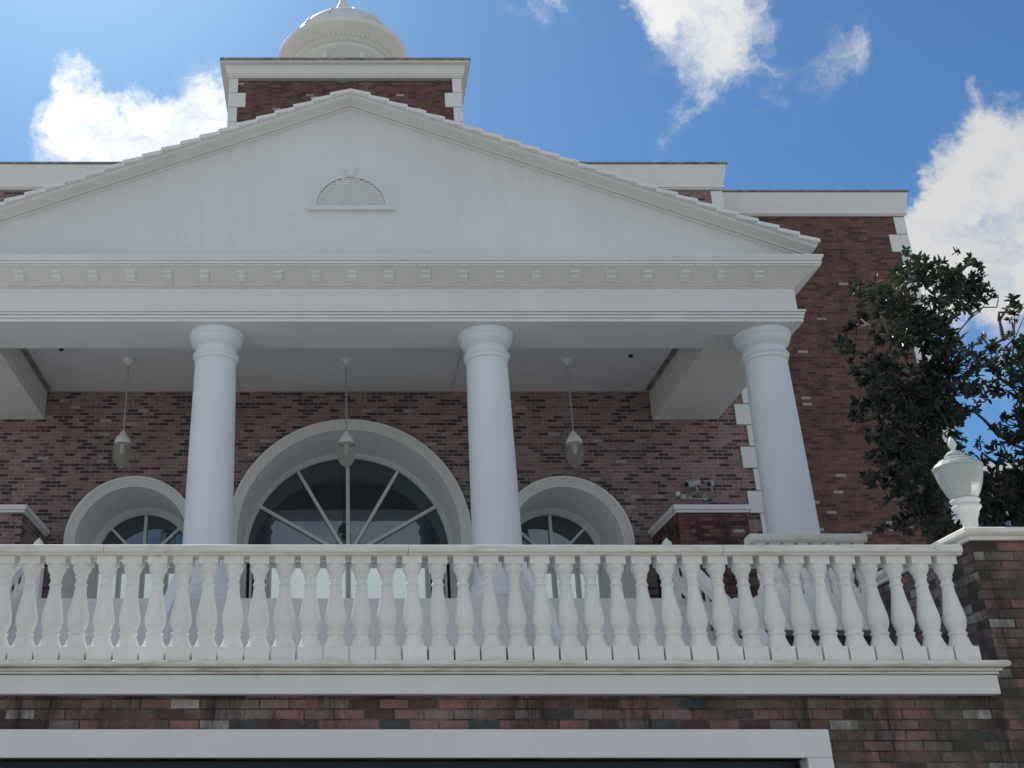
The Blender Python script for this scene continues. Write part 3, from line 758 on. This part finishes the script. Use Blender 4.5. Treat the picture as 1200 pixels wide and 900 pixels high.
MB().lathe(cxx, cy, prof, 64).build('dome', M['dome_top'], tw_)
for i in range(12):
    a = R(15+30*i); pts = [(cxx+(1.61*math.cos(t))*math.cos(a), cy+(1.61*math.cos(t))*math.sin(a), zr+.22+1.29*math.sin(t)) for t in [R(x) for x in range(0, 80, 8)]]
    MB().tube(pts, .022, 5).build('dome_rib', M['dome'], tw_)
zq = zr+.22+1.28
MB().lathe(cxx, cy, [(.30, zq-.08), (.30, zq+.02), (.20, zq+.05), (.16, zq+.15), (.20, zq+.22), (.24, zq+.38), (.20, zq+.55), (.12, zq+.75), (.06, zq+1.0), (.02, zq+1.5)], 20).build('finial', M['dome'], tw_)

# ------------------------------------------------------------------ pendant lanterns
lan_labels = ['pendant lantern with ribbed glass hanging by a chain over the left small arched window',
              'pendant lantern with yellowed glass hanging in front of the big central arched window',
              'pendant lantern with ribbed glass hanging over the right small arched window']
def lantern(x, y, label, zl0=None):
    e = empty('pendant_lantern', (x, y, Z(8.68)), label, 'lantern', 'lanterns hanging from the portico ceiling')
    MB().lathe(x, y, [(.02, Z(8.56)), (.06, Z(8.60)), (.11, Z(8.64)), (.12, Z(8.679))], 20).build('ceiling_rose', M['lampmetal'], e)
    m = MB(); z = Z(8.57); i = 0
    while z > Z(7.20):
        pts = []
        for k in range(9):
            a = 2*math.pi*k/8
            u, v = .016*math.cos(a), .034*math.sin(a)
            pts.append((x+(u if i % 2 else 0), y+(0 if i % 2 else u), z-.034+v))
        m.tube(pts, .0065, 5); z -= .052; i += 1
    m.tube([(x+.012, y, Z(8.58)), (x+.012, y, Z(7.19))], .006, 5)
    m.build('chain', M['metal'], e)
    zt2 = Z(7.20)
    MB().lathe(x, y, [(.02, zt2+.03), (.035, zt2), (.06, zt2-.02), (.065, zt2-.05), (.11, zt2-.09), (.142, zt2-.15), (.148, zt2-.20), (.148, zt2-.225), (.13, zt2-.228)], 28).build('lamp_cap', M['lampmetal'], e)
    m = MB(); prof = [(.128, zt2-.22), (.155, zt2-.25), (.168, zt2-.32), (.165, zt2-.42), (.150, zt2-.52), (.140, zt2-.56), (.11, zt2-.60), (.06, zt2-.66), (.02, zt2-.69)]
    seg = 36; vs = []; fs = []
    for (r, z) in prof:
        for i in range(seg):
            a = 2*math.pi*i/seg; rr = r*(1+(.03 if i % 2 else -.02)); vs.append((x+rr*math.cos(a), y+rr*math.sin(a), z))
    for k in range(len(prof)-1):
        for i in range(seg): fs.append((k*seg+i, k*seg+(i+1) % seg, (k+1)*seg+(i+1) % seg, (k+1)*seg+i))
    m.add(vs, fs, True); m.build('lamp_shade', M['lampglass'], e)
    MB().lathe(x, y, [(.02, zt2-.23), (.035, zt2-.30), (.04, zt2-.36), (.02, zt2-.42), (.005, zt2-.43)], 14).build('bulb', M['lampmetal'], e)
for x, lb in zip((AX-4.20, AX-.06, AX+4.15), lan_labels): lantern(x, 19.4, lb)

# ------------------------------------------------------------------ security cameras and junction box
def seccam(px, py, D, yaw, tilt, label, L=.32):
    p = at(px, py, D)
    e = empty('security_camera', (p.x, 21.0, p.z-.15), label, 'camera', 'security cameras on the brick wall')
    d = Vector((math.sin(yaw)*math.cos(tilt), -math.cos(yaw)*math.cos(tilt), math.sin(tilt))).normalized()
    sx = d.cross(Vector((0, 0, 1))).normalized(); up = sx.cross(d)
    MB().obox(p, sx, up, d, .062, .058, L/2).build('camera_body', M['camgrey'], e, bevel=.018)
    MB().obox(p+up*.068+d*.03, sx, up, d, .075, .007, L/2+.03).build('sun_shield', M['camgrey'], e, bevel=.004)
    MB().tube([p+d*(L/2-.01), p+d*(L/2+.012)], .045, 16).build('lens', M['black'], e)
    MB().tube([p-up*.055-d*.05, p-up*.14-d*.08, Vector((p.x-.0, 20.94, p.z-.16)), Vector((p.x, 20.995, p.z-.16))], .022, 10).build('bracket', M['camgrey'], e)
    MB().tube([Vector((p.x, 20.96, p.z-.16)), Vector((p.x, 20.998, p.z-.16))], .06, 16).build('mounting_plate', M['camgrey'], e)
seccam(812, 567, 20.70, R(-62), R(-16), 'longer white security camera pointing left on the brick wall above the pier', L=.34)
seccam(832, 567, 20.60, R(-30), R(-20), 'shorter white security camera right beside the first, pointing outward', L=.24)
p = at(797, 582, 20.95)
jb = empty('junction_box', (p.x, 21, p.z), 'small grey junction box on the brick wall just left of and below the cameras', 'box')
MB().box(p.x+.0, p.x+.11, 20.90, 20.998, p.z-.06, p.z+.04).build('box_body', M['metal'], jb, bevel=.006)
MB().box(p.x-.09, p.x-.02, 20.86, 20.998, p.z+.0, p.z+.08).build('sensor_head', M['lampmetal'], jb, bevel=.006)
MB().tube([(p.x+.11, 20.97, p.z-.03), (p.x+.5, 20.97, p.z-.04), (p.x+.52, 20.97, p.z+.1)], .012, 6).build('conduit', M['metal'], jb)

# ------------------------------------------------------------------ neighbouring house behind the magnolias
hs = empty('neighbour_house', (22, 30, 0), 'pale neighbouring house with grey roof and white eave, glimpsed behind the magnolias', 'house')
ze = at(1190, 562, 30).z
MB().box(16.2, 30, 30, 40, 0, ze).build('house_wall', M['house'], hs)
MB().add([(15.6, 29.4, ze), (30.6, 29.4, ze), (30.6, 35, ze+2.2), (18.6, 35, ze+2.2), (15.6, 40.6, ze), (30.6, 40.6, ze)], [(0, 1, 2, 3), (0, 3, 4), (3, 2, 5, 4)]).build('house_roof', M['roof'], hs)
MB().box(15.55, 30.6, 29.3, 29.42, ze-.16, ze+.03).build('eave_gutter', M['white'], hs)
for x in (17.6, 21.0, 24.4):
    wn = MB().box(x, x+1.2, 29.93, 29.995, ze-2.6, ze-.9).build('window', M['white'], hs)
    MB().box(x+.1, x+.55, 29.91, 29.928, ze-2.5, ze-1.0).box(x+.65, x+1.1, 29.91, 29.928, ze-2.5, ze-1.0).build('window_pane', M['glass_dark'], wn)

# ------------------------------------------------------------------ magnolia trees
def leaf_cluster(L, p, d, size):
    """whorl of stiff magnolia leaves round a twig tip"""
    d = d.normalized(); u = d.cross(Vector((.3, .8, .1))).normalized(); v = d.cross(u)
    n = random.randint(5, 10); a0 = random.random()*6.28
    for i in range(n):
        a = a0+6.283*i*.382+random.uniform(-.3, .3)
        op = random.uniform(.35, 1.35)
        base = p-d*random.uniform(0, size*.5)
        ld = (d*math.cos(op)+(u*math.cos(a)+v*math.sin(a))*math.sin(op)).normalized()
        ln = size*random.uniform(.7, 1.15); wd = ln*random.uniform(.17, .24)
        sd = ld.cross(d)
        if sd.length < .05: sd = ld.cross(u)
        sd.normalize(); nn = sd.cross(ld)
        A = base; m1 = base+ld*ln*.45-nn*ln*.03; B = base+ld*ln-nn*ln*.12
        e1 = base+ld*ln*.3; e2 = base+ld*ln*.72-nn*ln*.05
        f = nn*wd*.35
        L.add([A, e1+sd*wd*.85+f, e2+sd*wd*.8+f*.7, B, e2-sd*wd*.8+f*.7, e1-sd*wd*.85+f, m1], [(0, 1, 6), (1, 2, 6), (2, 3, 6), (3, 4, 6), (4, 5, 6), (5, 0, 6)])
def magnolia(name_label, base, fork, D, blobs, extra_twigs=()):
    e = empty('magnolia_tree', base, name_label, 'tree', 'magnolia trees beside the building')
    T = MB(); Lf = MB()
    fork = Vector(fork); base = Vector(base)
    T.tube([base, base.lerp(fork, .35)+Vector((.08, .05, 0)), base.lerp(fork, .7)+Vector((-.05, 0, 0)), fork], [.20, .165, .14, .12], 12)
    Bm = MB()
    nodes = [fork]
    for (px, py, rx, ry, dens, dd) in blobs:
        c = at(px, py, D+dd); s = 1305*.95/D
        near = min(nodes, key=lambda q: (q-c).length+(0 if q.z < c.z else .8))
        mid = near.lerp(c, .5)+Vector((random.uniform(-.12, .12), random.uniform(-.12, .12), random.uniform(-.05, .1)))
        r0 = .05 if near is fork else .028
        Bm.tube([near, mid, c], [r0, r0*.7, r0*.45], 7)
        nodes.append(c); nodes.append(mid)
        area = math.pi*rx*ry
        k = int(area/60*dens*(.72 if dens < 1.16 else 1))
        for i in range(k):
            a = random.random()*6.283; rr = math.sqrt(random.random()); yy = max(-.9, min(.9, random.gauss(0, .38)))
            q = c+Vector((rx/s*rr*math.cos(a), 0, ry/s*rr*math.sin(a))); q += (q-Vector((0, 0, CZ)))*(yy/D)
            q += Vector((random.gauss(0, .05), 0, random.gauss(0, .05)))
            dirv = (q-c+Vector((0, 0, .25))+Vector((random.gauss(0, .2), random.gauss(0, .2), random.gauss(0, .15))))
            leaf_cluster(Lf, q, dirv, random.choice((.08, .09, .11, .13))*random.uniform(.85, 1.15))
            if i % 3 != 0:
                st0 = c.lerp(q, .25); Bm.tube([st0, st0.lerp(q, .6)+Vector((0, 0, -.03)), q], [.013, .009, .005], 4)
    for pts in extra_twigs:
        Bm.tube([at(x, y, D) for x, y in pts], [.014-.010*i/(len(pts)-1) for i in range(len(pts))], 5)
    T.build('trunk', M['bark'], e, fixn=False); Bm.build('branches', M['bark'], e, fixn=False)
    Lf.build('crown', M['leaf'], e, fixn=False)
DA = 13.0
fa = at(1095, 560, DA)
magnolia('leafy dark green magnolia overlapping the brick wing, left of the urn lamp', (fa.x-.2, DA+.1, Z(1.25)), fa, DA, [
    (1095, 470, 42, 45, 1.35, .1), (1075, 520, 48, 40, 1.2, 0), (1110, 430, 34, 34, 1.2, .1), (1062, 455, 46, 40, 1.15, -.1), (1085, 395, 36, 36, 1.25, 0),
    (1050, 352, 42, 30, 1.15, 0), (1078, 322, 30, 22, 1.2, .1), (1020, 345, 24, 17, .9, 0), (1068, 302, 14, 12, 1.2, 0), (1112, 320, 28, 16, 1.25, .2), (1138, 305, 13, 8, 1.3, .3),
    (1122, 345, 32, 20, 1.25, .2), (1146, 333, 14, 15, 1.3, .3), (1155, 342, 9, 5, 1.2, .3), (1100, 372, 26, 20, 1.2, .1), (1112, 392, 16, 12, 1.1, .2), (1135, 450, 16, 18, 1.0, .2),
    (1000, 412, 30, 14, .7, 0), (975, 405, 14, 8, .5, 0), (1005, 372, 24, 12, .6, 0), (1000, 340, 16, 10, .8, 0), (1010, 470, 24, 16, .4, 0), (1030, 430, 34, 26, .8, 0), (1035, 490, 34, 34, .75, 0), (1055, 560, 38, 36, .75, 0), (1095, 560, 34, 40, 1.1, 0),
    (1080, 610, 36, 26, .9, 0), (1110, 610, 26, 24, 1.1, 0), (1035, 545, 18, 22, .45, 0), (1050, 395, 30, 20, .8, 0)],
    extra_twigs=[[(1105, 418), (1118, 402), (1124, 388), (1135, 375), (1150, 363), (1158, 350)], [(1135, 375), (1142, 366), (1152, 360), (1168, 360), (1170, 350), (1166, 342)], [(1118, 402), (1130, 392), (1136, 388)], [(1100, 410), (1112, 396), (1120, 386)]])
DB = 14.2
fb = at(1185, 560, DB)
magnolia('dark magnolia reaching out of the right edge of the photo, behind the urn lamp', (fb.x+.15, DB, Z(1.25)), fb, DB, [
    (1180, 590, 34, 34, 1.4, 0), (1150, 600, 26, 26, 1.4, 0), (1205, 560, 24, 40, 1.3, 0), (1165, 562, 30, 22, 1.05, .1), (1130, 575, 16, 26, 1.2, .2), (1195, 500, 18, 34, 1.2, 0), (1172, 512, 10, 26, 1.0, 0),
    (1150, 530, 18, 10, 1.0, 0), (1205, 440, 18, 34, 1.3, 0), (1185, 452, 18, 16, 1.1, 0), (1178, 418, 18, 14, 1.1, 0), (1160, 428, 16, 16, 1.2, 0), (1142, 418, 8, 10, 1.3, 0), (1150, 450, 14, 14, 1.1, 0), (1140, 480, 10, 12, 1.0, 0),
    (1158, 405, 12, 10, 1.1, 0), (1176, 398, 10, 9, 1.0, 0), (1200, 405, 16, 14, 1.2, 0), (1187, 352, 7, 6, 1.4, 0), (1186, 366, 8, 6, 1.4, 0), (1197, 360, 8, 8, 1.0, 0), (1186, 378, 6, 5, 1.2, 0), (1215, 480, 25, 60, 1.2, 0)],
    extra_twigs=[[(1186, 430), (1188, 400), (1189, 375), (1188, 350)], [(1175, 410), (1190, 395), (1200, 372)]])

# ------------------------------------------------------------------ camera
cam = bpy.data.cameras.new('camera'); co = bpy.data.objects.new('camera', cam); col.objects.link(co)
co.location = (0, 0, CZ); co.rotation_euler = (math.pi/2+PITCH, 0, 0)
cam.sensor_fit = 'HORIZONTAL'; cam.sensor_width = 36; cam.lens = FPX/1200*36; cam.shift_x = (600-PPX)/1200; cam.shift_y = 0
cam.clip_end = 3000; cam.clip_start = .05
scn.camera = co

# ------------------------------------------------------------------ light
EL, AZ = 50.0, -18.0             # sun behind the building, to the left
sd = Vector((math.sin(R(AZ))*math.cos(R(EL)), math.cos(R(AZ))*math.cos(R(EL)), math.sin(R(EL))))
sun = bpy.data.lights.new('sun', 'SUN'); sun.energy = 5.0; sun.angle = R(.53); sun.color = (1, .95, .88)
so = bpy.data.objects.new('sun', sun); col.objects.link(so); so.rotation_euler = sd.to_track_quat('Z', 'Y').to_euler(); so.location = (-10, 20, 30)

w = bpy.data.worlds.new('World'); scn.world = w; w.use_nodes = True
nt = w.node_tree; nt.nodes.clear()
out = N(nt, 'ShaderNodeOutputWorld'); sky = N(nt, 'ShaderNodeTexSky'); sky.sky_type = 'NISHITA'; sky.sun_disc = False
sky.sun_elevation = R(EL); sky.sun_rotation = R(AZ); sky.air_density = 1.0; sky.dust_density = .6; sky.ozone_density = 2.5
tc = N(nt, 'ShaderNodeTexCoord'); dv = tc.outputs['Generated']
def vmath(op, a, b=None, **k):
    n = N(nt, 'ShaderNodeVectorMath', operation=op)
    for i, v in enumerate((a, b)):
        if v is None: continue
        if isinstance(v, (tuple, Vector)): n.inputs[i].default_value = tuple(v)
        else: nt.links.new(v, n.inputs[i])
    return n
def fm(op, a, b=None, c=None, clamp=False):
    n = N(nt, 'ShaderNodeMath', operation=op); n.use_clamp = clamp
    for i, v in enumerate((a, b, c)):
        if v is None: continue
        if isinstance(v, (int, float)): n.inputs[i].default_value = v
        else: nt.links.new(v, n.inputs[i])
    return n.outputs[0]
wn = N(nt, 'ShaderNodeTexNoise'); wn.inputs['Scale'].default_value = 9; wn.inputs['Detail'].default_value = 6; wn.inputs['Roughness'].default_value = .62; nt.links.new(dv, wn.inputs['Vector'])
off = vmath('MULTIPLY_ADD', wn.outputs['Color'], (.15, .15, .15)); off.inputs[2].default_value = (-.075, -.075, -.075)
dw = vmath('ADD', dv, off.outputs[0]).outputs[0]
def cdir(px, py):
    v = at(px, py, 10)-Vector((0, 0, CZ)); return v.normalized()
blobs = [ # px, py, radius px, weight
    (95, 150, 50, 1.3), (140, 165, 60, 1.5), (190, 150, 65, 1.6), (235, 165, 60, 1.5), (90, 115, 30, .8), (215, 105, 45, 1.0), (170, 200, 70, 1.5), (55, 180, 34, .8), (60, 130, 22, .6), (255, 120, 35, 1.0), (190, 85, 22, .6),
    (775, 10, 42, 1.0), (800, 60, 50, 1.05), (840, 40, 55, 1.1), (850, 95, 45, 1.0), (825, 135, 38, .95), (790, 165, 32, .85), (765, 185, 24, .75), (880, 60, 42, .9), (905, 120, 34, .7), (930, 150, 26, .6), (965, 85, 34, .68), (990, 65, 26, .6), (830, -20, 60, 1.1), (760, 40, 26, .7),
    (640, -5, 45, .75), (605, 15, 28, .5), (680, 5, 30, .5), (655, 15, 60, .35),
    (1150, 150, 38, .9), (1180, 170, 50, 1.1), (1130, 210, 45, 1.0), (1170, 240, 65, 1.2), (1100, 250, 45, .95), (1210, 300, 70, 1.2), (1130, 300, 60, 1.15), (1085, 290, 45, 1.1), (1075, 235, 30, .9), (1140, 120, 26, .9), (1120, 350, 50, .9), (1180, 420, 50, .6), (1200, 200, 50, 1.1), (1160, 350, 45, .9), (1200, 370, 45, .8), (1100, 220, 26, .6), (1250, 150, 60, 1.0),
    (960, 180, 18, .25)]
acc = None
for (px, py, r, wgt) in blobs:
    c = cdir(px, py); n_ = vmath('DISTANCE', dw, c)
    q = fm('MULTIPLY_ADD', n_.outputs['Value'], -1.0/(r*1.35/FPX*.93), 1.0)
    q = fm('MULTIPLY', fm('MAXIMUM', q, 0.0), wgt*.66)
    acc = q if acc is None else fm('ADD', acc, q)
fn = N(nt, 'ShaderNodeTexNoise'); fn.inputs['Scale'].default_value = 16; fn.inputs['Detail'].default_value = 9; fn.inputs['Roughness'].default_value = .66; nt.links.new(dw, fn.inputs['Vector'])
acc = fm('MINIMUM', acc, 1.0)
ss = N(nt, 'ShaderNodeMapRange'); ss.interpolation_type = 'SMOOTHSTEP'
dens = fm('MULTIPLY_ADD', fn.outputs[0], 2.6, -1.42)
dens = fm('MULTIPLY_ADD', acc, 1.25, dens)
nt.links.new(dens, ss.inputs[0]); ss.inputs[1].default_value = -.10; ss.inputs[2].default_value = 1.25
front = fm('MULTIPLY', fm('POWER', ss.outputs[0], 1.1), fm('MULTIPLY', acc, 3.0, clamp=True))
# broken cumulus added in the unseen sky behind the camera, to brighten the facade
sp = N(nt, 'ShaderNodeSeparateXYZ'); nt.links.new(dv, sp.inputs[0])
bk = N(nt, 'ShaderNodeTexNoise'); bk.inputs['Scale'].default_value = 2.6; bk.inputs['Detail'].default_value = 8; bk.inputs['Roughness'].default_value = .6
mpn = N(nt, 'ShaderNodeMapping'); mpn.inputs['Scale'].default_value = (1, 1, 1.8); nt.links.new(dv, mpn.inputs[0]); nt.links.new(mpn.outputs[0], bk.inputs['Vector'])
bd_ = fm('MULTIPLY_ADD', bk.outputs[0], 6.0, -2.35, clamp=True)
msk = fm('MULTIPLY_ADD', sp.outputs[1], -5.0, .8, clamp=True)
back = fm('MULTIPLY', bd_, msk)
tot = fm('MAXIMUM', front, back)
b1 = N(nt, 'ShaderNodeBackground'); b1.inputs[1].default_value = .094
tint = N(nt, 'ShaderNodeMix'); tint.data_type = 'RGBA'; tint.blend_type = 'MULTIPLY'; tint.inputs[0].default_value = 1; tint.inputs[7].default_value = (.56, .90, 1.14, 1)
nt.links.new(sky.outputs[0], tint.inputs[6]); nt.links.new(tint.outputs[2], b1.inputs[0])
b2 = N(nt, 'ShaderNodeBackground'); b2.inputs[1].default_value = 1.0
# cloud brightness: brighter towards the sun
dt = vmath('DOT_PRODUCT', dv, sd); br_ = N(nt, 'ShaderNodeMapRange'); nt.links.new(dt.outputs['Value'], br_.inputs[0])
br_.inputs[1].default_value = .80; br_.inputs[2].default_value = .985; br_.inputs[3].default_value = .70; br_.inputs[4].default_value = 1.15
cr = N(nt, 'ShaderNodeValToRGB'); nt.links.new(fn.outputs[0], cr.inputs[0]); cr.color_ramp.elements[0].position = .3; cr.color_ramp.elements[0].color = (.74, .82, .92, 1); cr.color_ramp.elements[1].position = .6; cr.color_ramp.elements[1].color = (1, 1, 1, 1)
vm = vmath('SCALE', cr.outputs[0]); nt.links.new(br_.outputs[0], vm.inputs['Scale']); nt.links.new(vm.outputs[0], b2.inputs[0])
ms = N(nt, 'ShaderNodeMixShader'); nt.links.new(tot, ms.inputs[0]); nt.links.new(b1.outputs[0], ms.inputs[1]); nt.links.new(b2.outputs[0], ms.inputs[2])
nt.links.new(ms.outputs[0], out.inputs[0])

scn.view_settings.view_transform = 'Standard'; scn.view_settings.look = 'None'; scn.view_settings.exposure = 0
scn.render.engine = 'CYCLES'
